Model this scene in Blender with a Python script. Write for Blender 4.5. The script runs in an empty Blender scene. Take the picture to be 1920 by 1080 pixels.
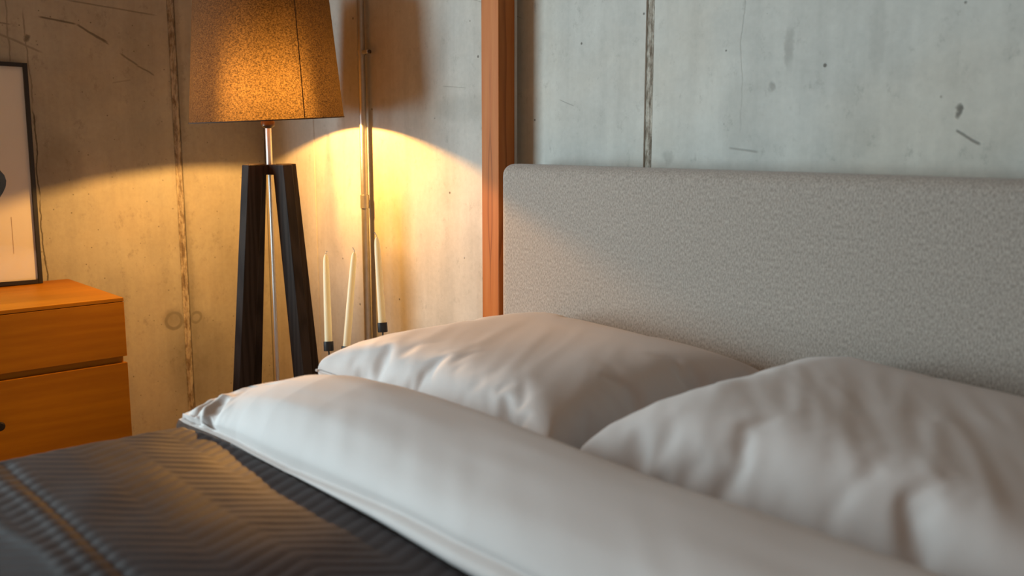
import bpy, bmesh, math, random
import numpy as np
from mathutils import Vector, Matrix, noise

sc = bpy.context.scene
C = sc.collection
PI = math.pi
random.seed(7)

# ------------------------------------------------------------------ camera, light, exposure
H = 1.15                                   # eye height
YAW = math.radians(41.5); PITCH = math.atan((540 - 258) / 1800.0)
FH = Vector((-math.cos(YAW), math.sin(YAW), 0)); RT = Vector((math.sin(YAW), math.cos(YAW), 0))
cam_d = bpy.data.cameras.new('camera'); cam = bpy.data.objects.new('camera', cam_d); C.objects.link(cam)
fwd = FH * math.cos(PITCH) - Vector((0, 0, 1)) * math.sin(PITCH)
upv = FH * math.sin(PITCH) + Vector((0, 0, 1)) * math.cos(PITCH)
cam.matrix_world = Matrix.Translation((0, 0, H)) @ Matrix((RT, upv, -fwd)).transposed().to_4x4()
cam_d.sensor_width = 36; cam_d.lens = 36 * 1800 / 1920
cam_d.clip_start = .02
cam_d.dof.use_dof = True; cam_d.dof.focus_distance = 3.0; cam_d.dof.aperture_fstop = 2.8
sc.camera = cam

w = bpy.data.worlds.new('world'); sc.world = w; w.use_nodes = True
w.node_tree.nodes['Background'].inputs[0].default_value = (.62, .80, 1, 1)
w.node_tree.nodes['Background'].inputs[1].default_value = .4

XL, YB = -3.89, 2.0                        # left wall plane, back wall plane
WIN = (-2.5, .05, .35, 2.35)              # window opening in the left wall: y0, y1, z0, z1
la = bpy.data.lights.new('window_daylight', 'AREA'); la.shape = 'RECTANGLE'
la.size = WIN[1] - WIN[0]; la.size_y = WIN[3] - WIN[2]; la.energy = 300; la.color = (.71, .92, 1)
lo = bpy.data.objects.new('window_daylight', la); C.objects.link(lo)
lo.location = (XL - .16, (WIN[0] + WIN[1]) / 2, (WIN[2] + WIN[3]) / 2)
lo.rotation_euler = (PI / 2, 0, -PI / 2)   # faces +X
sc.view_settings.view_transform = 'Standard'; sc.view_settings.look = 'None'
sc.view_settings.gamma = 1; sc.view_settings.use_curve_mapping = False
sc.view_settings.exposure = 0.0
sc.cycles.use_denoising = True
sc.cycles.max_bounces = 10; sc.cycles.diffuse_bounces = 6
sc.cycles.sample_clamp_indirect = 8

# ------------------------------------------------------------------ materials
class NT:
    def __init__(s, name):
        s.m = bpy.data.materials.new(name); s.m.use_nodes = True
        s.t = s.m.node_tree; s.b = s.t.nodes['Principled BSDF']; s.out = s.t.nodes['Material Output']
    def n(s, typ, **kw):
        nd = s.t.nodes.new(typ)
        for k, v in kw.items(): setattr(nd, k, v)
        return nd
    def l(s, a, b): s.t.links.new(a, b)
    def put(s, sock, v):
        if isinstance(v, bpy.types.NodeSocket): s.l(v, sock)
        else: sock.default_value = v
    def math(s, op, a, b=0.0, c=0.0, clamp=False):
        nd = s.n('ShaderNodeMath', operation=op, use_clamp=clamp)
        s.put(nd.inputs[0], a); s.put(nd.inputs[1], b); s.put(nd.inputs[2], c)
        return nd.outputs[0]
    def sstep(s, v, lo_, hi_, a=0.0, b=1.0):
        nd = s.n('ShaderNodeMapRange', interpolation_type='SMOOTHSTEP')
        s.put(nd.inputs[0], v); s.put(nd.inputs[1], lo_); s.put(nd.inputs[2], hi_); s.put(nd.inputs[3], a); s.put(nd.inputs[4], b)
        return nd.outputs[0]
    def noise(s, vec, scale, detail=4, rough=.55, dist=0.0):
        nd = s.n('ShaderNodeTexNoise'); s.put(nd.inputs['Vector'], vec)
        nd.inputs['Scale'].default_value = scale; nd.inputs['Detail'].default_value = detail
        nd.inputs['Roughness'].default_value = rough; nd.inputs['Distortion'].default_value = dist
        return nd.outputs['Fac']
    def scale(s, vec, v):
        nd = s.n('ShaderNodeVectorMath', operation='MULTIPLY'); s.put(nd.inputs[0], vec); nd.inputs[1].default_value = v
        return nd.outputs[0]
    def pos(s):
        g = s.n('ShaderNodeNewGeometry'); return g.outputs['Position']
    def obj(s): return s.n('ShaderNodeTexCoord').outputs['Object']
    def mix(s, f, a, b):
        nd = s.n('ShaderNodeMix', data_type='RGBA'); s.put(nd.inputs[0], f)
        for k, v in ((6, a), (7, b)):
            if not isinstance(v, bpy.types.NodeSocket): v = (*v[:3], 1)
            s.put(nd.inputs[k], v)
        return nd.outputs[2]
    def bump(s, h, strength=.3, dist=.002):
        nd = s.n('ShaderNodeBump'); nd.inputs['Strength'].default_value = strength; nd.inputs['Distance'].default_value = dist
        s.put(nd.inputs['Height'], h); s.l(nd.outputs[0], s.b.inputs['Normal'])
    def fin(s, col=None, rough=.6, metal=0.0, **kw):
        if col is not None: s.put(s.b.inputs['Base Color'], col if isinstance(col, bpy.types.NodeSocket) else (*col[:3], 1))
        s.put(s.b.inputs['Roughness'], rough); s.b.inputs['Metallic'].default_value = metal
        for k, v in kw.items(): s.put(s.b.inputs[k.replace('_', ' ')], v)
        return s.m

def plain(name, col, rough=.6, metal=0.0, var=.12, sc_=30):
    t = NT(name); n = t.noise(t.obj(), sc_, 4)
    a = [c * (1 - var) for c in col]; b = [min(1, c * (1 + var)) for c in col]
    return t.fin(t.mix(n, a, b), rough, metal)

def concrete(name, axis, base, segs=(), spots=(), rings=(), wave=None):
    """axis 0: wall runs along X, axis 1: along Y; marks are given as (u, z) in metres on the wall."""
    t = NT(name); p = t.pos()
    sep = t.n('ShaderNodeSeparateXYZ'); t.l(p, sep.inputs[0]); u = sep.outputs[axis]; z = sep.outputs[2]
    big = t.noise(p, 1.3, 5, .6); med = t.noise(p, 6, 5, .62); fine = t.noise(p, 55, 4, .6)
    st = t.noise(t.scale(p, (9, 9, .55)), 1.4, 4, .6)
    v = t.math('MULTIPLY_ADD', big, .55, -.275)
    v = t.math('MULTIPLY_ADD', med, .42, v); v = t.math('MULTIPLY_ADD', fine, .22, v); v = t.math('MULTIPLY_ADD', st, .42, v)
    v = t.math('ADD', v, .47)
    tint = t.mix(t.sstep(t.noise(p, 2.1, 3), .35, .7), base, (base[0] * 1.04, base[1] * .985, base[2] * .93))
    bc = t.n('ShaderNodeVectorMath', operation='SCALE'); t.l(tint, bc.inputs[0]); t.put(bc.inputs['Scale'], v)
    col = bc.outputs[0]
    # light lime bloom patches
    bl = t.math('MULTIPLY', t.sstep(t.noise(t.scale(p, (1, 1, .5)), 5.5, 6, .7), .55, .72), .30)
    col = t.mix(bl, col, (base[0] * 1.28, base[1] * 1.28, base[2] * 1.24))
    # dark mottles
    dm = t.math('MULTIPLY', t.sstep(t.noise(t.scale(p, (1, 1, .7)), 21, 8, .82), .54, .70), .46)
    col = t.mix(dm, col, (base[0] * .42, base[1] * .40, base[2] * .38))
    # blow holes
    vo = t.n('ShaderNodeTexVoronoi'); t.l(p, vo.inputs['Vector']); vo.inputs['Scale'].default_value = 26; vo.inputs['Randomness'].default_value = 1
    rnd = t.n('ShaderNodeSeparateColor'); t.l(vo.outputs['Color'], rnd.inputs[0])
    rad = t.sstep(rnd.outputs[0], .76, 1.0, -.02, .12)
    hole = t.math('MULTIPLY', t.sstep(t.math('SUBTRACT', vo.outputs['Distance'], rad), -.03, .03, 1, 0), .85)
    hole = t.math('MULTIPLY', hole, t.sstep(rnd.outputs[0], .76, .80))
    marks = None
    def add(mk):
        nonlocal marks
        marks = mk if marks is None else t.math('MAXIMUM', marks, mk)
    wob = t.math('MULTIPLY_ADD', t.noise(p, 9, 4), .034, -.017)
    uw = t.math('ADD', u, wob)
    for (u0, z0, u1, z1, wd, s_) in segs:
        L = math.hypot(u1 - u0, z1 - z0); du, dz = (u1 - u0) / L, (z1 - z0) / L
        a = t.math('MULTIPLY_ADD', uw, du, -(u0 * du + z0 * dz)); a = t.math('MULTIPLY_ADD', z, dz, a)
        b = t.math('MULTIPLY_ADD', uw, -dz, (u0 * dz - z0 * du)); b = t.math('MULTIPLY_ADD', z, du, b)
        mk = t.math('MULTIPLY', t.sstep(t.math('ABSOLUTE', b), wd * .3, wd, s_, 0), t.sstep(t.math('ABSOLUTE', t.math('SUBTRACT', a, L / 2)), L * .38, L * .52, 1, 0))
        add(mk)
    wob2 = t.math('MULTIPLY_ADD', t.noise(p, 40, 3), .03, -.015)
    for (u0, z0, ru, rz, s_) in spots:
        a = t.math('POWER', t.math('DIVIDE', t.math('ADD', t.math('SUBTRACT', u, u0), wob2), ru), 2)
        b = t.math('POWER', t.math('DIVIDE', t.math('ADD', t.math('SUBTRACT', z, z0), wob2), rz), 2)
        add(t.math('MULTIPLY', t.sstep(t.math('ADD', a, b), .0, 1.5, s_, 0), t.sstep(med, .30, .62, .35, 1.1)))
    for (u0, z0, r, wd, s_) in rings:
        a = t.math('POWER', t.math('SUBTRACT', uw, u0), 2); b = t.math('POWER', t.math('SUBTRACT', z, z0), 2)
        d = t.math('SQRT', t.math('ADD', a, b))
        add(t.sstep(t.math('ABSOLUTE', t.math('SUBTRACT', d, r)), wd * .3, wd, s_, 0))
    dark = hole if marks is None else t.math('MAXIMUM', hole, marks)
    col = t.mix(dark, col, (base[0] * .22, base[1] * .20, base[2] * .18))
    t.bump(t.math('SUBTRACT', t.math('MULTIPLY_ADD', fine, .35, t.math('MULTIPLY', med, .5)), t.math('MULTIPLY', dark, .9)), .35, .004)
    return t.fin(col, .72, Specular_IOR_Level=.25)

BASE = (.355, .36, .335); BASE_B = (.485, .49, .458)  # one concrete; back wall's daylight partly put into its lighter base colour
M = {}
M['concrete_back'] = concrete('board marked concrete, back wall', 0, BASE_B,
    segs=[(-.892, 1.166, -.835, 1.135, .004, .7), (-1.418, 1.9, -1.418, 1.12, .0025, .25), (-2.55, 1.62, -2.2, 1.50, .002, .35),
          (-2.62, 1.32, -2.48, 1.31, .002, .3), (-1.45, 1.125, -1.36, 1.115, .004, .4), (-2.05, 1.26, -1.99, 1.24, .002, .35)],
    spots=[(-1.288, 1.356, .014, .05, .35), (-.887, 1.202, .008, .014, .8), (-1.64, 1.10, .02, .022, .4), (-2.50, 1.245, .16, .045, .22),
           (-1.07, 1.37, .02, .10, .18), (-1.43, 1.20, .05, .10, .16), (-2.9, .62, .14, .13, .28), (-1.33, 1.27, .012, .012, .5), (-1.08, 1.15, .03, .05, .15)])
M['concrete_left'] = concrete('board marked concrete, left wall', 1, BASE,
    segs=[(1.111, 1.591, 1.251, 1.573, .005, .75), (1.245, 1.575, 1.355, 1.511, .006, .75), (1.26, 1.565, 1.36, 1.504, .004, .6), (1.40, 1.475, 1.47, 1.43, .005, .6), (1.46, 1.432, 1.53, 1.395, .004, .6),
          (1.2, 1.66, 1.56, 1.63, .004, .5), (.86, 1.57, 1.02, 1.555, .004, .55), (.95, 1.53, 1.12, 1.46, .006, .4), (1.06, 1.62, 1.067, 1.26, .004, .45), (1.067, 1.262, 1.066, .92, .004, .9), (1.066, .93, 1.07, .58, .0035, .9),
          (1.0, 1.7, 1.005, 1.40, .004, .4), (1.36, 1.36, 1.44, 1.375, .004, .25)],
    spots=[(1.065, 1.51, .012, .012, .7), (1.15, 1.05, .09, .12, .32), (1.65, .22, .13, .20, .42), (1.55, .40, .045, .05, .42), (1.45, 1.12, .14, .14, .18), (1.62, 1.35, .03, .5, .30), (1.62, .55, .03, .5, .35)],
    rings=[(1.555, .393, .033, .012, .55), (1.650, .395, .022, .010, .5)])
M['concrete_room'] = concrete('plain concrete', 0, BASE)
t = NT('crumbly joint mortar'); p = t.pos()
n1 = t.noise(t.scale(p, (1, 1, .35)), 60, 5, .7); n2 = t.noise(p, 160, 3, .6)
col = t.mix(t.sstep(n1, .38, .62), (.20, .165, .125), (.46, .43, .37))
t.bump(n2, .8, .004); M['joint'] = t.fin(col, .85)
M['warm_wall'] = plain('warm brown lime wash', (.34, .16, .065), .8, 0, .1, 4)
M['floor'] = plain('brown screed floor', (.26, .14, .07), .5, 0, .2, 5)

def wood(name, dark, light, axis=2, sc_=1.0, rough=.45, spec=.4, cont=1.0, fine=90, arcs=0.0):
    t = NT(name); o = t.obj(); k = [1, 1, 1]; k[axis] = .09
    q = t.scale(o, tuple(v * sc_ for v in k))
    wv = t.n('ShaderNodeTexWave', wave_type='RINGS', rings_direction='XYZ'[axis]); t.l(t.scale(q, (1, 1, 1)), wv.inputs['Vector'])
    wv.inputs['Scale'].default_value = 9; wv.inputs['Distortion'].default_value = 6; wv.inputs['Detail'].default_value = 3; wv.inputs['Detail Scale'].default_value = 1.6
    n = t.noise(q, fine, 4, .6); big = t.noise(q, 7, 3)
    f = t.math('MULTIPLY_ADD', wv.outputs['Fac'], .35 * cont, t.math('MULTIPLY', n, .45)); f = t.math('MULTIPLY_ADD', big, .5, f)
    col = t.mix(t.sstep(f, .25, .95), dark, light)
    if arcs:                              # growth-ring figure: thin dark lines
        w2 = t.n('ShaderNodeTexWave', wave_type='RINGS', rings_direction='XYZ'[axis], wave_profile='SAW'); t.l(t.scale(o, (1, 1, .16)), w2.inputs['Vector'])
        w2.inputs['Scale'].default_value = 7; w2.inputs['Distortion'].default_value = 5.5; w2.inputs['Detail'].default_value = 2; w2.inputs['Detail Scale'].default_value = 1.2
        col = t.mix(t.math('MULTIPLY', t.sstep(w2.outputs['Fac'], .82, .97), arcs), col, [c * .45 for c in dark])
    t.bump(n, .12, .001)
    return t.fin(col, rough, Specular_IOR_Level=spec)
M['oak'] = wood('orange stained oak', (.33, .125, .004), (.45, .185, .005), 1, 1.0, .45, .12, .5)
M['cherry'] = wood('cherry wood', (.42, .118, .020), (.53, .195, .05), 2, 1.0, .45, .18, .35, 60, .6)
M['dark_wood'] = wood('dark stained wood', (.014, .010, .009), (.036, .027, .023), 2, 1.5, .6, .15, 1, 110)
M['black_metal'] = plain('black lacquered metal', (.012, .012, .014), .45)
M['black_frame'] = plain('black picture frame lacquer', (.010, .009, .009), .4)
M['steel'] = plain('brushed steel', (.70, .68, .65), .5, 1, .06, 60)
M['brass_dark'] = plain('dark bronze socket', (.10, .075, .055), .35, 1, .1)
M['galv'] = plain('galvanised conduit', (.50, .49, .46), .42, .85, .22, 45)
M['mat'] = plain('white passe-partout card', (.72, .70, .67), .8, 0, .02)
M['ink'] = plain('black ink print', (.03, .03, .035), .8, 0, .5, 14)
M['tan'] = plain('tan line print', (.40, .28, .15), .8, 0, .1)
M['post_strip'] = plain('pale post strip', (.55, .53, .49), .75, 0, .1)  # even pale tone of the thin strip behind the post
t = NT('candle wax'); d = t.n('ShaderNodeBsdfDiffuse'); d.inputs[0].default_value = (.60, .56, .43, 1)
tr = t.n('ShaderNodeBsdfTranslucent'); tr.inputs[0].default_value = (.34, .32, .21, 1)
gl = t.n('ShaderNodeBsdfGlossy'); gl.inputs['Roughness'].default_value = .4; gl.inputs[0].default_value = (.04, .04, .04, 1)
ad = t.n('ShaderNodeAddShader'); t.l(d.outputs[0], ad.inputs[0]); t.l(tr.outputs[0], ad.inputs[1])
ad2 = t.n('ShaderNodeAddShader'); t.l(ad.outputs[0], ad2.inputs[0]); t.l(gl.outputs[0], ad2.inputs[1]); t.l(ad2.outputs[0], t.out.inputs[0])
M['wax'] = t.m
M['wick'] = plain('cotton wick', (.62, .55, .42), .9)

def fabric(name, c1, c2, scale, stretch=(1, 1, 1), bump=.3, rough=.9, sheen=.2, det=3, spec=.15):
    t = NT(name); o = t.obj()
    n = t.noise(t.scale(o, stretch), scale, det, .65); n2 = t.noise(o, scale * 3.1, 2, .5); n3 = t.noise(o, 5, 3)
    f = t.math('MULTIPLY_ADD', n, .75, t.math('MULTIPLY', n2, .25))
    col = t.mix(t.sstep(f, .36, .64), c1, c2)
    t.bump(t.math('ADD', n, n2), bump, .0012)
    return t.fin(col, rough, Sheen_Weight=sheen, Specular_IOR_Level=spec)
M['felt'] = fabric('beige wool felt', (.245, .215, .186), (.44, .39, .345), 320, (1, 1, .4), .3)
M['linen'] = fabric('pale rose cotton', (.56, .522, .506), (.585, .548, .532), 500, (1, 1, 1), .04, .62, .1, spec=.22)
M['quilt'] = fabric('charcoal quilted cotton', (.026, .022, .024), (.041, .035, .038), 420, (1, 1, 1), .08, .54, .0, spec=.17)
M['binding'] = fabric('dark quilt binding', (.022, .024, .032), (.036, .038, .048), 400, (1, 1, 1), .1, .8, .1)
M['ticking'] = fabric('mattress ticking', (.5, .5, .48), (.56, .56, .54), 200)

# lamp shade: woven cloth; part of the light scatters evenly, part goes on roughly straight
def shade_mat():
    t = NT('brown woven lamp shade'); t.t.nodes.remove(t.b); o = t.obj()
    n = t.noise(t.scale(o, (1, 1, 1.5)), 170, 3, .7); n2 = t.noise(o, 420, 2)
    f = t.sstep(t.math('MULTIPLY_ADD', n, .7, t.math('MULTIPLY', n2, .3)), .36, .64)
    d = t.n('ShaderNodeBsdfDiffuse'); t.l(t.mix(f, (.05, .026, .015), (.085, .045, .025)), d.inputs[0])
    tcol = t.mix(f, SH_A, SH_B)
    tr = t.n('ShaderNodeBsdfTranslucent'); t.l(tcol, tr.inputs[0])
    rf = t.n('ShaderNodeBsdfRefraction'); t.l(tcol, rf.inputs[0]); rf.inputs['Roughness'].default_value = 1.0; rf.inputs['IOR'].default_value = SH_IOR
    m1 = t.n('ShaderNodeMixShader'); m1.inputs[0].default_value = SH_MIX; t.l(tr.outputs[0], m1.inputs[1]); t.l(rf.outputs[0], m1.inputs[2])
    a = t.n('ShaderNodeAddShader'); t.l(d.outputs[0], a.inputs[0]); t.l(m1.outputs[0], a.inputs[1]); t.l(a.outputs[0], t.out.inputs[0])
    return t.m
SH_A, SH_B, SH_IOR, SH_MIX = (.015, .0105, .0046), (.086, .058, .026), 2.4, .88
M['shade'] = shade_mat()
SH_A, SH_B = (.012, .0065, .003), (.026, .015, .006)
M['shade_seam'] = shade_mat()
M['shade_trim'] = plain('dark shade hem', (.05, .028, .018), .9)
def clear(name, gl=.06):
    t = NT(name); t.t.nodes.remove(t.b)
    a = t.n('ShaderNodeBsdfTransparent'); a.inputs[0].default_value = (.98, .98, .98, 1)
    g = t.n('ShaderNodeBsdfGlossy'); g.inputs['Roughness'].default_value = .02
    m = t.n('ShaderNodeMixShader'); m.inputs[0].default_value = gl
    t.l(a.outputs[0], m.inputs[1]); t.l(g.outputs[0], m.inputs[2]); t.l(m.outputs[0], t.out.inputs[0]); return t.m
M['glass'] = clear('clear glass')

# ------------------------------------------------------------------ mesh helpers
def link(name, me, mat=None, parent=None, smooth=False):
    o = bpy.data.objects.new(name, me); C.objects.link(o)
    if mat: me.materials.append(M[mat] if isinstance(mat, str) else mat)
    if smooth:
        me.polygons.foreach_set('use_smooth', [True] * len(me.polygons))
    if parent: o.parent = parent
    return o
def from_bm(name, bm, mat, parent=None, smooth=False, bevel=0, seg=2):
    bmesh.ops.recalc_face_normals(bm, faces=bm.faces)
    if bevel: bmesh.ops.bevel(bm, geom=list(bm.edges), offset=bevel, segments=seg, affect='EDGES', profile=.5)
    me = bpy.data.meshes.new(name); bm.to_mesh(me); bm.free()
    return link(name, me, mat, parent, smooth)
def box(bm, x0, x1, y0, y1, z0, z1):
    v = [bm.verts.new(p) for p in ((x0, y0, z0), (x1, y0, z0), (x1, y1, z0), (x0, y1, z0), (x0, y0, z1), (x1, y0, z1), (x1, y1, z1), (x0, y1, z1))]
    for f in ((0, 3, 2, 1), (4, 5, 6, 7), (0, 1, 5, 4), (1, 2, 6, 5), (2, 3, 7, 6), (3, 0, 4, 7)): bm.faces.new([v[i] for i in f])
def boxes(name, bs, mat, parent=None, bevel=0, seg=2):
    """several boxes, world coordinates; moved into the parent's space by an unrotated parent location"""
    bm = bmesh.new(); off = parent_off(parent)
    for b in bs: box(bm, b[0] - off.x, b[1] - off.x, b[2] - off.y, b[3] - off.y, b[4] - off.z, b[5] - off.z)
    return from_bm(name, bm, mat, parent, False, bevel, seg)
def parent_off(p):
    v = Vector((0, 0, 0))
    while p: v += p.location; p = p.parent
    return v
def lathe(name, prof, mat, parent=None, n=24, loc=(0, 0, 0), rot=None, cap=True):
    bm = bmesh.new(); rings = []
    for r, z in prof: rings.append([bm.verts.new((r * math.cos(2 * PI * k / n), r * math.sin(2 * PI * k / n), z)) for k in range(n)])
    for a, b in zip(rings, rings[1:]):
        for k in range(n): bm.faces.new((a[k], a[(k + 1) % n], b[(k + 1) % n], b[k]))
    if cap: bm.faces.new(rings[0][::-1]); bm.faces.new(rings[-1])
    T = Matrix.Translation(Vector(loc) - parent_off(parent))
    if rot: T = T @ rot
    bmesh.ops.transform(bm, matrix=T, verts=bm.verts)
    o = from_bm(name, bm, mat, parent, True)
    return sharp(o)
def sharp(o, ang=40):
    me = o.data; bm = bmesh.new(); bm.from_mesh(me)
    for e in bm.edges:
        if len(e.link_faces) == 2 and e.calc_face_angle(0) > math.radians(ang): e.smooth = False
    bm.to_mesh(me); bm.free(); return o
def tube_bm(bm, pts, r, n=8):
    pts = [Vector(p) for p in pts]; prev = None
    for i, p in enumerate(pts):
        d = (pts[min(i + 1, len(pts) - 1)] - pts[max(i - 1, 0)]).normalized()
        a = Vector((0, 0, 1)) if abs(d.z) < .9 else Vector((1, 0, 0))
        e1 = d.cross(a).normalized(); e2 = d.cross(e1)
        rr = r[i] if isinstance(r, (list, tuple)) else r
        ring = [bm.verts.new(p + rr * (math.cos(2 * PI * k / n) * e1 + math.sin(2 * PI * k / n) * e2)) for k in range(n)]
        if prev:
            for k in range(n): bm.faces.new((prev[k], prev[(k + 1) % n], ring[(k + 1) % n], ring[k]))
        else: bm.faces.new(ring[::-1])
        prev = ring
    bm.faces.new(prev)
def tube(name, pts, r, mat, parent=None, n=10):
    bm = bmesh.new(); off = parent_off(parent); tube_bm(bm, [Vector(p) - off for p in pts], r, n)
    return sharp(from_bm(name, bm, mat, parent, True), 60)
def grid(name, P, mat, parent=None, smooth=True, closed=False):
    """P: array (a, b, 3) of points"""
    P = np.asarray(P, float); a, b = P.shape[:2]; off = parent_off(parent)
    V = (P.reshape(-1, 3) - np.array(off))
    i, j = np.meshgrid(np.arange(a - 1), np.arange(b - 1), indexing='ij'); k = (i * b + j).ravel()
    F = np.stack([k, k + 1, k + b + 1, k + b], 1)
    me = bpy.data.meshes.new(name); me.vertices.add(len(V)); me.vertices.foreach_set('co', V.astype(np.float32).ravel())
    me.loops.add(F.size); me.loops.foreach_set('vertex_index', F.ravel().astype(np.int32))
    me.polygons.add(len(F)); me.polygons.foreach_set('loop_start', np.arange(0, F.size, 4, dtype=np.int32)); me.polygons.foreach_set('loop_total', np.full(len(F), 4, np.int32))
    me.update(calc_edges=True)
    return link(name, me, mat, parent, smooth)
def empty(name, loc):
    o = bpy.data.objects.new(name, None); C.objects.link(o); o.location = loc; o.empty_display_size = .05; return o
def tag(o, label, cat, group=None):
    o['label'] = label; o['category'] = cat
    if group: o['group'] = group
    return o
def struct(o): o['kind'] = 'structure'; return o

# ------------------------------------------------------------------ room
X1, Y0, ZC, FL = 2.3, -3.6, 2.75, -.11
struct(boxes('floor', [(XL - .3, X1 + .2, Y0 - .2, YB + .3, FL - .2, FL)], 'floor'))
struct(boxes('ceiling', [(XL - .3, X1 + .2, Y0 - .2, YB + .3, ZC, ZC + .2)], 'warm_wall'))
T = .022                                                  # thickness of the cast panels on the wall core
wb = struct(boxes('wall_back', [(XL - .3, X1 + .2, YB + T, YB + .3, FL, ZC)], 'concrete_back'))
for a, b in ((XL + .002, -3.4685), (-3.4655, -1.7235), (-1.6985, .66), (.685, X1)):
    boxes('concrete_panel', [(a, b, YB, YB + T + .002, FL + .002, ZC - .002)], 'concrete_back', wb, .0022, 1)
wl = struct(boxes('wall_left', [(XL - .3, XL - T, WIN[1], YB, FL, ZC), (XL - .3, XL - T, Y0, WIN[0], FL, ZC),
                                (XL - .3, XL - T, WIN[0], WIN[1], FL, WIN[2]), (XL - .3, XL - T, WIN[0], WIN[1], WIN[3], ZC)], 'concrete_left'))
for a, b in ((.38, 1.597), (1.627, YB)):
    boxes('concrete_panel', [(XL - T - .002, XL, a, b, FL + .002, ZC - .002)], 'concrete_left', wl, .0022, 1)
for bb in ((Y0, WIN[0] - .05, FL + .002, ZC - .002), (WIN[1] + .05, .378, FL + .002, ZC - .002)):
    boxes('concrete_panel', [(XL - T - .002, XL, *bb)], 'concrete_left', wl, .0022, 1)
struct(boxes('wall_right', [(X1, X1 + .2, Y0, YB, FL, ZC)], 'warm_wall'))
struct(boxes('wall_front', [(XL - .3, X1 + .2, Y0 - .2, Y0, FL, ZC)], 'warm_wall'))
# the rough strips left between formwork boards
def joint(name, f, w_, parent, seed, bead):
    nz, nu = 420, 15; P = np.zeros((nz, nu, 3))
    for i in range(nz):
        z = FL + .01 + (ZC - FL - .02) * i / (nz - 1)
        for j in range(nu):
            s = j / (nu - 1) - .5
            n = noise.noise(Vector((s * 9 + seed, z * 42, seed))); n2 = noise.noise(Vector((s * 20 + seed, z * 110, 3.1)))
            d = -.0035 + .0022 * n + .0016 * n2 + bead * math.exp(-((s - .02 - .05 * noise.noise(Vector((z * 3, seed, 0)))) / .17) ** 2)
            if j in (0, nu - 1): d = -.014
            P[i, j] = f(s * w_, d, z)
    return grid(name, P if parent is wb else P[:, ::-1], 'joint', parent)
joint('joint_strip', lambda s, d, z: (-1.711 + s, YB - d, z), .0255, wb, 3.3, .002)
joint('joint_strip', lambda s, d, z: (XL + d, 1.612 + s, z), .0305, wl, 8.8, .008)
# window the daylight comes through (out of view, foot of the bed)
win = struct(empty('window_1', (XL - .08, (WIN[0] + WIN[1]) / 2, WIN[2])))
yc = (WIN[0] + WIN[1]) / 2
boxes('window_frame', [(XL - .11, XL - .05, WIN[0], WIN[0] + .05, WIN[2], WIN[3]), (XL - .11, XL - .05, WIN[1] - .05, WIN[1], WIN[2], WIN[3]),
                       (XL - .11, XL - .05, WIN[0], WIN[1], WIN[2], WIN[2] + .05), (XL - .11, XL - .05, WIN[0], WIN[1], WIN[3] - .05, WIN[3])], 'black_frame', win)
boxes('pane', [(XL - .084, XL - .078, WIN[0] + .05, WIN[1] - .05, WIN[2] + .05, WIN[3] - .05)], 'glass', win)

# ------------------------------------------------------------------ wooden post and conduit
post = tag(empty('wooden_post', (-2.248, 1.9, FL)), 'square cherry wood post standing upright at the left end of the headboard', 'post')
boxes('post_body', [(-2.288, -2.208, 1.9, 1.964, FL, ZC - .001)], 'cherry', post, .002, 2)
boxes('edge_strip', [(-2.280, -2.2085, 1.9645, 1.975, FL, ZC - .001)], 'post_strip', post, .001, 1)['label'] = 'pale strip along the back edge of the post'
pipe = tag(empty('conduit_pipe', (-3.06, 1.972, FL)), 'galvanised metal conduit pipe running up the concrete wall behind the lamp', 'pipe')
lathe('pipe_tube', [(.0135, FL), (.0135, ZC)], 'galv', pipe, 20, (-3.06, 1.972, 0))
lathe('coupling', [(.0138, 0), (.0165, .001), (.0165, .05), (.0138, .051)], 'galv', pipe, 20, (-3.06, 1.972, .888))
lathe('coupling', [(.0138, 0), (.0165, .001), (.0165, .05), (.0138, .051)], 'galv', pipe, 20, (-3.06, 1.972, 2.1))
cl = lathe('clamp', [(.0138, -.009), (.017, -.009), (.017, .009), (.0138, .009)], 'galv', pipe, 20, (-3.06, 1.972, 1.456))
boxes('clamp_lug', [(-3.045, -3.008, 1.962, 1.982, 1.450, 1.464)], 'galv', cl, .003, 2)
lathe('clamp_screw', [(.007, -.006), (.007, .004), (.004, .006)], 'brass_dark', cl, 12, (-3.008, 1.972, 1.457), Matrix.Rotation(PI / 2, 4, 'Y'))

# ------------------------------------------------------------------ bed
BX0, BX1 = -1.93, -.08
bed = tag(empty('upholstered_bed', (-1.0, .9, FL)), 'double bed with tall beige felt upholstered headboard against the concrete wall', 'bed')
bm = bmesh.new(); o_ = parent_off(bed)
box(bm, -2.155 - o_.x, .10 - o_.x, 1.853 - o_.y, 1.945 - o_.y, .03 - o_.z, 1.074 - o_.z)
bmesh.ops.recalc_face_normals(bm, faces=bm.faces)
bmesh.ops.bevel(bm, geom=[e for e in bm.edges], offset=.034, segments=7, affect='EDGES', profile=.5)
hb = from_bm('headboard', bm, 'felt', bed, True)
boxes('bed_frame', [(BX0 + .05, BX1 - .03, -.92, 1.852, .05, .29)], 'felt', bed, .02, 3)
for x in (BX0 + .08, BX1 - .08):
    for y in (-.88, 1.75): lathe('leg', [(.022, FL), (.03, .052)], 'dark_wood', bed, 14, (x, y, 0))
mt = boxes('mattress', [(BX0 + .045, BX1 - .03, -.92, 1.845, .291, .513)], 'linen', None, .04, 4)
tag(mt, 'mattress under the pale sheet below the two pillows', 'mattress')

def lerp(x, xs, ys): return float(np.interp(x, xs, ys))
def ss(x, a, b):
    x = min(1, max(0, (x - a) / (b - a))); return x * x * (3 - 2 * x)
EDGE = ([-2.1, -1.92, -1.80, -1.726, -1.46, -1.21, -.99, 0], [.748, .757, .776, .784, .788, .782, .769, .75])
def yb(x): return lerp(x, *EDGE)

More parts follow.
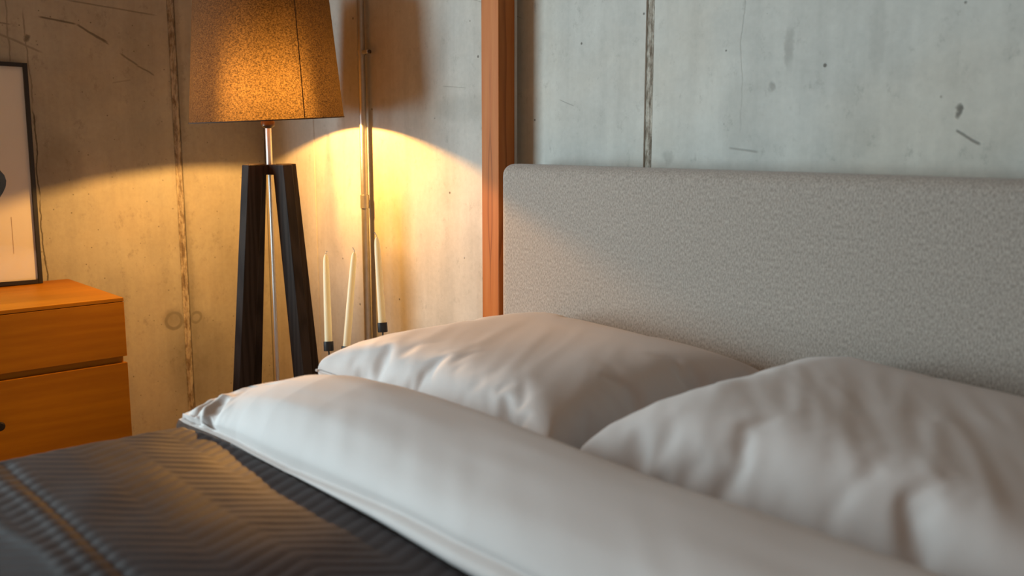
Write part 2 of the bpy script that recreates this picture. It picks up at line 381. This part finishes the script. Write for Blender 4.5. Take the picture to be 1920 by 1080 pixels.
# quilted blanket: puffed channels in bands of chevrons
def build_quilt():
    bounds = [.82, .72, .632, .540, .45, .36, .27, .18, .09, 0, -.09, -.18, -.27, -.36, -.45, -.54, -.63, -.72, -.81, -.90, -1.0][::-1]
    slopes = []
    for k in range(len(bounds) - 1):
        top = len(bounds) - 2 - k
        slopes.append(-.45 if top % 2 == 0 else .95)
    cum = [0]
    for k, s in enumerate(slopes): cum.append(cum[-1] + s * (bounds[k + 1] - bounds[k]))
    ns, ny = 400, 330
    S = np.linspace(-.34, BX1 + .05 - BX0, ns); Yv = np.linspace(-.93, 1, ny)
    P = np.zeros((ns, ny, 3))
    tt = np.linspace(0, 1, ny)
    R = .045
    for i, s in enumerate(S):
        if s < 0:
            L = PI / 2 * R
            if -s < L: a = -s / R; bx, bz, nx, nz = BX0 + R - R * math.sin(a) - R * 0 , -R + R * math.cos(a), -math.sin(a), math.cos(a)
            else: bx, bz, nx, nz = BX0, -R - (-s - L), -1, 0
            bx = bx
        else: bx, bz, nx, nz = BX0 + R + s, 0, 0, 1
        top = yb(bx) - .002
        for j in range(ny):
            y = -.93 + (top + .93) * tt[j]
            ph = (bx if s >= 0 else BX0 + R + s) - float(np.interp(y, bounds, cum))
            q = abs(math.sin(PI * ph / .0335)) ** .7
            h = .0019 * (q - .5)
            k_ = np.searchsorted(bounds, y)
            db = min(abs(y - bounds[max(0, k_ - 1)]), abs(y - bounds[min(len(bounds) - 1, k_)]))
            h *= .45 + .55 * min(1, db / .012)
            h += .006 * noise.noise(Vector((bx * 2.3, y * 3.1, 1.7))) + .0025 * noise.noise(Vector((bx * 9, y * 12, 4.2)))
            zz = .551
            # the blanket sinks and creases towards the foot
            zz -= .006 * ss(-y, -.44, -.30) * (1 if s > 0 else .6)
            zz += .0025 * math.exp(-((y - .402 - .02 * noise.noise(Vector((bx * 3, 0, 9)))) / .010) ** 2) * (s > 0) - .004 * math.exp(-((y - .425 - .01 * noise.noise(Vector((bx * 3, 5, 9)))) / .012) ** 2) * (s > 0)
            zz += .002 * math.exp(-((y - .36 - .03 * noise.noise(Vector((bx * 4, 2, 9)))) / .012) ** 2) * (s > 0)
            P[i, j] = (bx + nx * h, y, zz + bz + nz * h)
    q = grid('quilted_blanket', P, 'quilt', None)
    tag(q, 'charcoal grey chevron quilted blanket spread over the foot of the bed', 'blanket')
    edge = [(P[i, -1, 0], P[i, -1, 1] - .002, P[i, -1, 2] + .001) for i in range(0, ns, 4)]
    tube('binding', edge, .0055, 'binding', q, 8)['label'] = 'dark narrow binding along the top hem'
    m = q.modifiers.new('thick', 'SOLIDIFY'); m.thickness = .008; m.offset = -1
build_quilt()

# folded-back duvet
def build_duvet():
    U = [-1.990, -1.988, -1.983, -1.974, -1.950, -1.91, -1.86, -1.80, -1.72, -1.62, -1.5, -1.2, -.1]
    E = [0, 0, 0, .06, .22, .40, .53, .66, .83, .95, 1, 1, 1]
    D = [-.20, -.12, -.06, -.018, 0, 0, 0, 0, 0, 0, 0, 0, 0]
    pr_d = [.06, .03, .006, -.004, -.007, -.003, .004, .008, .010, .0095, .010, .018, .034, .058, .095, .14, .185, .225, .262, .295, .32, .338, .345, .345]
    pr_z = [.002, .001, .003, .010, .018, .026, .031, .033, .036, .040, .050, .066, .085, .103, .119, .129, .132, .126, .110, .083, .05, .02, .004, -.012]
    xs = np.concatenate([np.full(1, -1.990), np.linspace(-1.9895, -1.9745, 12), np.linspace(-1.973, -1.55, 150), np.linspace(-1.545, -.08, 230)])
    t0 = np.linspace(0, len(pr_d) - 1, 150)
    def sm(a, t):        # Catmull-Rom
        i = int(min(max(math.floor(t), 0), len(a) - 2)); f = t - i
        p = [a[max(0, i - 1)], a[i], a[i + 1], a[min(len(a) - 1, i + 2)]]
        return .5 * ((2 * p[1]) + (-p[0] + p[2]) * f + (2 * p[0] - 5 * p[1] + 4 * p[2] - p[3]) * f * f + (-p[0] + 3 * p[1] - 3 * p[2] + p[3]) * f ** 3)
    prof = [(sm(pr_d, t), sm(pr_z, t)) for t in t0]
    P = np.zeros((len(xs), len(prof), 3))
    for i, x in enumerate(xs):
        e = lerp(x, U, E); d = lerp(x, U, D)
        lip = lerp(x, [-1.95, -1.5, -1.15, -.9], [.10, .16, .9, 1.15])
        for j, (dy, z) in enumerate(prof):
            t = t0[j]
            if t < 8: zz = z * lip; yy = dy * (.4 + .6 * lip)
            else: zz = z - .036 * (1 - lip) * max(0, 1 - (t - 8) / 5); yy = dy
            n = noise.noise(Vector((x * 3.2 + yy * 5, yy * 10 - x * 2, 2.2))) * .005 + noise.noise(Vector((x * 4 + yy * 6, yy * 24 - x * 3, 5.5))) * .0022
            up = ss(t, 9, 13)
            # soft pleats running down the front of the roll
            pl = .0012 * noise.noise(Vector((x * 17 + dy * 22, dy * 3, 7.1))) * math.exp(-((t - 12.5) / 2.2) ** 2)
            a = (n * up + pl) * max(e, .1)
            # crumpled layers at the open end
            ce = math.exp(-((x + 1.87) / .06) ** 2) * math.exp(-((t - 11) / 3.0) ** 2)
            a += ce * (.016 * noise.noise(Vector((x * 32, dy * 40, 1.1))) + .008 * noise.noise(Vector((x * 60, dy * 60, 8.1))))
            # tucked corner: a three-cornered pocket and a slit under the hem
            ly = dy + yy * 0; pk = min((.030 - abs(x + 1.828)) / .005, (t - 8.6) / .3, (10.7 - 48 * abs(x + 1.836) - t) / .4)
            if pk > 0: a -= .016 * min(1, pk)
            sl = math.exp(-((t - 8.6) / .35) ** 2) * ss(x, -1.96, -1.94) * (1 - ss(x, -1.885, -1.86)); a -= .010 * sl
            hm = math.exp(-((t - 9.6) / .5) ** 2) * ss(x, -1.97, -1.94) * (1 - ss(x, -1.88, -1.86)); a += .006 * hm
            ycol = yb(x) + .002 + yy + (1 - max(e, 0)) * .03 * (yy < .12)
            P[i, j] = (x - (1 - e) * .004 * noise.noise(Vector((dy * 30, zz * 30, 0))), ycol - a * .5 * (t < 14), .5575 + zz * (e if t >= 8 else max(e, .18)) + a + d)
    q = grid('duvet', P, 'linen', None)
    tag(q, 'pale rose duvet folded back in a thick roll across the bed', 'duvet')
    # hem piping on the crumpled open end, and the tucked corner
    pts = [(-1.945, .785, .572), (-1.92, .775, .577), (-1.885, .772, .578), (-1.862, .776, .587), (-1.845, .783, .60), (-1.82, .786, .602), (-1.795, .783, .596), (-1.76, .782, .586), (-1.70, .783, .580)]
    return q, P
duvet, DP = build_duvet()

# pillows: two sewn square sheets blown up as real cloth on the mattress
def pillow_mesh(seed, W, D, press, bend, N=64, frames=36):
    rnd = random.Random(seed); Mj = int(N * D / W); V = []; F = []; top = {}; bot = {}
    for s, dct in ((1, top), (-1, bot)):
        for i in range(N + 1):
            for j in range(Mj + 1):
                e = i in (0, N) or j in (0, Mj)
                if e and s == -1: dct[i, j] = top[i, j]; continue
                u = i / N; v = j / Mj
                z = 0 if e else s * (.012 + .03 * math.sin(PI * u) * math.sin(PI * v)) + rnd.uniform(-.0006, .0006)
                dct[i, j] = len(V); V.append(((u - .5) * W, (v - .5) * D, z + .09))
    for s, d in ((1, top), (-1, bot)):
        for i in range(N):
            for j in range(Mj):
                q = [d[i, j], d[i + 1, j], d[i + 1, j + 1], d[i, j + 1]]; F.append(q if s == 1 else q[::-1])
    me = bpy.data.meshes.new('pillow_sheet'); me.from_pydata(V, [], F); o = bpy.data.objects.new('pillow_sheet', me); C.objects.link(o)
    pm = bpy.data.meshes.new('plate'); pm.from_pydata([(-2, -2, 0), (2, -2, 0), (2, 2, 0), (-2, 2, 0)], [], [(0, 1, 2, 3)])
    po = bpy.data.objects.new('plate', pm); C.objects.link(po); po.modifiers.new('c', 'COLLISION'); po.collision.thickness_outer = .004; po.collision.cloth_friction = 5
    m = o.modifiers.new('cl', 'CLOTH'); s = m.settings
    s.quality = 5; s.mass = .25; s.tension_stiffness = 25; s.compression_stiffness = 25; s.shear_stiffness = 8; s.bending_stiffness = bend
    s.air_damping = 2; s.tension_damping = 10; s.compression_damping = 10; s.shear_damping = 8
    s.use_pressure = True; s.uniform_pressure_force = press; s.effector_weights.gravity = .1; m.collision_settings.distance_min = .004
    for f in range(1, frames + 1): sc.frame_set(f)
    r = bpy.data.meshes.new_from_object(o.evaluated_get(bpy.context.evaluated_depsgraph_get()))
    bpy.data.objects.remove(o); bpy.data.objects.remove(po); bpy.data.meshes.remove(pm); sc.frame_set(1)
    return r, [top[i, 0] for i in range(N + 1)], [top[N, j] for j in range(Mj + 1)], [top[0, j] for j in range(Mj + 1)]
def make_pillow(name, seed, press, bend, folds, x0, x1, y0, y1, zb, hh, lift, skew, label, rz=0.0):
    me, front, right, left = pillow_mesh(seed, .86, .78, press, bend)
    co = np.array([v.co for v in me.vertices]); lo_, hi = co.min(0), co.max(0)
    q = (co - lo_) / (hi - lo_)
    for sx in (0, 1):
        dx = q[:, 0] if sx == 0 else 1 - q[:, 0]; lim = .032 * np.clip(1 - q[:, 1] / .06, 0, 1); dx = np.maximum(dx, lim); q[:, 0] = dx if sx == 0 else 1 - dx
    q[:, 2] = np.where(q[:, 2] < .15, q[:, 2] * .8, q[:, 2])
    SE = .34; up_ = np.clip((q[:, 2] - SE) / (1 - SE), 0, 1)
    z = np.minimum(q[:, 2] / SE, 1) * .055 + (1 - (1 - up_) ** 2.0) * (hh - .055) + lift * (np.clip(1 - q[:, 1] / .22, 0, 1) ** 1.5) * .5 + skew * (.5 - q[:, 0]) * q[:, 2] * hh * np.clip(q[:, 0] * 5, 0, 1)
    # long soft creases drawn from the front seam towards the crown
    for i in range(len(z)):
        a, b, c = q[i]
        if c > .3:
            n1 = 1 - abs(noise.noise(Vector((a * 11 + b * 5.5, b * 1.9, folds[1] * 7.3 + .5))))
            n2 = 1 - abs(noise.noise(Vector((a * 21 + b * 13, b * 3.5, folds[1] * 3.1 + 4.5))))
            z[i] += folds[0] * ((n1 ** 3 - .5) * 1.6 + (n2 ** 3 - .5) * .8) * ss(c, .3, .5) * ss(b, 0, .10) * (1 - ss(b, .35, .85))
    x = x0 + q[:, 0] * (x1 - x0); y = y0 + q[:, 1] * (y1 - y0)
    if rz:
        cx, cy = (x0 + x1) / 2, (y0 + y1) / 2; c, s = math.cos(rz), math.sin(rz); x, y = cx + (x - cx) * c - (y - cy) * s, cy + (x - cx) * s + (y - cy) * c
    out = np.stack([x, y, zb + z], 1)
    root = empty(name, ((x0 + x1) / 2, (y0 + y1) / 2, zb)); off = np.array(root.location)
    me.vertices.foreach_set('co', (out - off).astype(np.float32).ravel()); me.name = 'pillowcase'; me.update()
    o = link('pillowcase', me, 'linen', root, True)
    m = o.modifiers.new('s', 'SUBSURF'); m.levels = 1; m.render_levels = 1
    tube('piping', [out[i] for i in front], .0032, 'linen', root, 8)
    tag(root, label, 'pillow', 'pillows along the headboard')
    return root, out
make_pillow('pillow', 0, 4.0, .3, (.0013, 0), -1.985, -1.16, 1.115, 1.845, .519, .180, .02, .14, 'pale rose square pillow on the left, lamplit, near the candles')
make_pillow('pillow', 3, 3.8, .9, (.0030, 1), -1.125, -.27, 1.115, 1.845, .519, .205, .0, .25, 'pale rose square pillow on the right, nearest the viewer, in cool light')

# ------------------------------------------------------------------ chest of drawers and picture
CX, CY0, CY1, CZ = -3.297, .335, 1.148, .611
ch = tag(empty('chest_of_drawers', (-3.58, (CY0 + CY1) / 2, FL)), 'orange oak chest of drawers against the left wall beside the bed', 'chest')
boxes('carcass', [(XL + .004, CX - .022, CY0 + .006, CY1 - .006, -.05, .598)], 'oak', ch, .001, 1)
boxes('top_panel', [(XL + .004, CX, CY0, CY1, .5985, CZ)], 'oak', ch, .0012, 2)
boxes('plinth', [(XL + .03, CX - .05, CY0 + .03, CY1 - .03, FL, -.05)], 'oak', ch)
for z0, z1 in ((.408, .5965), (-.03, .385)):
    d = boxes('drawer', [(CX - .0215, CX, CY0, CY1, z0, z1)], 'oak', ch, .0012, 2)
    lathe('knob', [(.006, 0), (.006, .008), (.014, .012), (.015, .018), (.011, .022)], 'dark_wood', d, 16, (CX + .0002, .733, z0 + (z1 - z0) * .66), Matrix.Rotation(PI / 2, 4, 'Y'))
# picture leaning on the wall
pf = tag(empty('framed_print', (XL + .045, .78, CZ + .004)), 'large framed print in thin black frame leaning on wall above the chest', 'picture')
pf.rotation_euler = (math.radians(-.9), math.radians(-2.6), 0)
FW, FHt = .52, .808
def pbox(name, bs, mat, parent, bevel=0):
    bm = bmesh.new()
    for b in bs: box(bm, *b)
    return from_bm(name, bm, mat, parent, False, bevel, 1)
h2 = FW / 2
for b in ((0, .022, h2 - .015, h2, 0, FHt), (0, .022, -h2, -h2 + .015, 0, FHt)): pbox('frame_side', [b], 'black_frame', pf, .001)
for b in ((0, .022, -h2 + .015, h2 - .015, 0, .015), (0, .022, -h2 + .015, h2 - .015, FHt - .015, FHt)): pbox('frame_rail', [b], 'black_frame', pf, .001)
pbox('mat', [(.004, .012, -h2 + .014, h2 - .014, .014, FHt - .014)], 'mat', pf)
bm = bmesh.new(); pts = []
for k in range(40):
    a = 2 * PI * k / 40; r = 1 + .07 * math.sin(3 * a + 1) + .04 * math.sin(5 * a)
    pts.append((.15 * r * math.cos(a) - .0, .125 * r * math.sin(a) + .36))
f0 = [bm.verts.new((.0122, a, b)) for a, b in pts]; f1 = [bm.verts.new((.0130, a, b)) for a, b in pts]
bm.faces.new(f1); bm.faces.new(f0[::-1])
for k in range(40): bm.faces.new((f0[k], f0[(k + 1) % 40], f1[(k + 1) % 40], f1[k]))
from_bm('ink_shape', bm, 'ink', pf)['label'] = 'dark rounded ink shape printed on the white sheet'
pbox('printed_line', [(.0122, .0128, .169, .1705, .115, .25)], 'tan', pf)
pbox('glass', [(.016, .018, -h2 + .014, h2 - .014, .014, FHt - .014)], 'glass', pf)

# ------------------------------------------------------------------ floor lamp
LX, LY = -3.106, 1.612
lamp = tag(empty('floor_lamp', (LX, LY, FL)), 'four legged dark wood floor lamp with brown woven tapered shade, lit', 'lamp')
ROT = math.atan2(RT.y, RT.x)
for k in range(4):
    a = ROT + math.radians(45 + 90 * k + 6)
    e = Vector((math.cos(a), math.sin(a), 0)); tv = Vector((-e.y, e.x, 0))
    bm = bmesh.new()
    def sect(z, r): return [bm.verts.new(e * (r + i * .030) + tv * (j * .0195) + Vector((0, 0, z))) for i, j in ((-1, -1), (1, -1), (1, 1), (-1, 1))]
    A = sect(0, .071 + .1 * (1.058 - FL)); B = sect(1.058 - FL, .071)
    for i in range(4): bm.faces.new((A[i], A[(i + 1) % 4], B[(i + 1) % 4], B[i]))
    bm.faces.new(A[::-1]); bm.faces.new(B)
    from_bm('leg', bm, 'dark_wood', lamp, False, .0015, 1)
for k in range(2):
    a = ROT + math.radians(45 + 90 * k + 6); e = Vector((math.cos(a), math.sin(a), 0)); tv = Vector((-e.y, e.x, 0))
    zt = 1.0565 - .001 * k
    bm = bmesh.new()
    v = [bm.verts.new(e * (i * .06) + tv * (j * .0180) + Vector((0, 0, z - FL))) for z in (1.022, zt) for i, j in ((-1, -1), (1, -1), (1, 1), (-1, 1))]
    for f in ((0, 3, 2, 1), (4, 5, 6, 7), (0, 1, 5, 4), (1, 2, 6, 5), (2, 3, 7, 6), (3, 0, 4, 7)): bm.faces.new([v[i] for i in f])
    from_bm('crossbar', bm, 'dark_wood', lamp, False, .001, 1)
lathe('pole', [(.0105, 1.05), (.0105, 1.19)], 'steel', lamp, 18, (LX, LY, 0))
lathe('rod', [(.0065, FL + .02), (.0065, 1.03)], 'steel', lamp, 14, (LX, LY, 0))
lathe('socket', [(.012, 1.182), (.023, 1.190), (.024, 1.203), (.018, 1.212), (.018, 1.262)], 'brass_dark', lamp, 20, (LX, LY, 0))
# shade: tapered shell, tilted a touch; rim radius 0.262
RZ, R0, R1, SH = 1.211, .262, .222, .46
def tilt(p):
    p = Vector(p); d = p.x * RT.x + p.y * RT.y; fz = p.x * FH.x + p.y * FH.y
    return Vector((p.x, p.y, RZ + p.z + .040 * d + .034 * fz)) + Vector((-.040 * RT.x * p.z, -.040 * RT.y * p.z, 0)) * .35
def shell(name, r_off, z0, z1, mat, a0=0, a1=2 * PI, n=96, nz=14):
    P = np.zeros((n + 1, nz + 1, 3))
    for i in range(n + 1):
        a = a0 + (a1 - a0) * i / n
        for j in range(nz + 1):
            z = z0 + (z1 - z0) * j / nz; r = R0 + (R1 - R0) * z / SH + r_off
            v = tilt((r * math.cos(a), r * math.sin(a), z)); P[i, j] = (v.x + LX, v.y + LY, v.z)
    return grid(name, P, mat, lamp)
shade = shell('lamp_shade', 0, 0, SH, 'shade')
ca = math.atan2(-LY, -LX)                    # the side facing the room
sa = ca + math.asin(.118 / .262)
sm_ = shell('seam', .0007, .003, SH - .003, 'shade_seam', sa - .007, sa + .007, 3, 10)
sm_.parent = shade; sm_['label'] = 'dark vertical overlap seam'
for z in (0, SH):
    r = R0 + (R1 - R0) * z / SH
    tube('hem_ring', [tilt((r * math.cos(2 * PI * k / 96), r * math.sin(2 * PI * k / 96), z)) + Vector((LX, LY, 0)) for k in range(97)], .0022, 'shade_trim', lamp, 6)
a_sh = math.atan2(2.0 - LY, -3.355 - LX)
for k in range(3):
    a = a_sh + 2 * PI * k / 3
    e = tilt((R0 * .995 * math.cos(a), R0 * .995 * math.sin(a), 0)) + Vector((LX, LY, 0))
    tube('spider_arm', [(LX + .018 * math.cos(a), LY + .018 * math.sin(a), 1.213), e], .0022, 'black_metal', lamp, 8)
BZ = 1.302
lathe('bulb', [(.012, -.045), (.014, -.035), (.024, -.012), (.029, .006), (.026, .022), (.015, .032), (.004, .035)], clear('bulb glass', .04), lamp, 20, (LX, LY, BZ))
pl = bpy.data.lights.new('bulb_light', 'POINT'); pl.energy = 74; pl.color = (1, .47, .11); pl.shadow_soft_size = .014
plo = bpy.data.objects.new('bulb_light', pl); C.objects.link(plo); plo.location = (LX, LY, BZ)

# ------------------------------------------------------------------ candle stand and candles
cs = tag(empty('candle_stand', (-2.535, 1.575, FL)), 'black metal candle stand with three cups between the lamp and the bed', 'candle holder')
bm = bmesh.new()
lathe('base', [(.11, 0), (.11, .008), (.104, .012)], 'black_metal', cs, 32, (-2.535, 1.575, FL))
cands = [((-2.580, 1.517, .521), (-2.618, 1.539, .793), 'ivory taper candle in the leftmost cup, nearest the lamp leg'),
         ((-2.541, 1.558, .506), (-2.565, 1.592, .800), 'ivory taper candle in the middle cup, left of the conduit pipe'),
         ((-2.476, 1.649, .579), (-2.518, 1.663, .846), 'ivory taper candle in the right cup, right of the conduit pipe')]
cands[1] = ((-2.541, 1.558, .506), (-2.556, 1.604, .800), cands[1][2])
for (b, tp, lab) in cands:
    b = Vector(b); tp = Vector(tp); ax = (tp - b).normalized(); rot = Vector((0, 0, 1)).rotation_difference(ax).to_matrix().to_4x4()
    lathe('cup', [(.004, -.031), (.0145, -.030), (.0155, -.028), (.0155, .000), (.0130, .000), (.0130, -.004)], 'black_metal', cs, 20, b, rot)
    foot = b - ax * (b.z - FL) / ax.z
    foot = Vector((-2.535, 1.575, FL + .008)) + (Vector((foot.x, foot.y, 0)) - Vector((-2.535, 1.575, 0))) * .6
    tube('stem', [foot, b - ax * .0305], .0026, 'black_metal', cs, 8)
    L = (tp - b).length
    cd = tag(empty('taper_candle', b - ax * .003), lab, 'candle', 'candles on the stand')
    lathe('wax', [(.0118, 0), (.0118, .01), (.0112, L * .4), (.0098, L * .8), (.0085, L - .022), (.0072, L - .010), (.0045, L - .003), (.002, L)], 'wax', cd, 20, b - ax * .003, rot)
    side = ax.cross(Vector((0, 1, 0))).normalized(); e = b + ax * (L - .004)
    bend = RT if 'leftmost' in lab else -RT
    tube('wick', [e, e + ax * .006, e + ax * .010 + bend * .003, e + ax * (.010 if 'leftmost' in lab else .016) + bend * .006], .0014, 'wick', cd, 6)
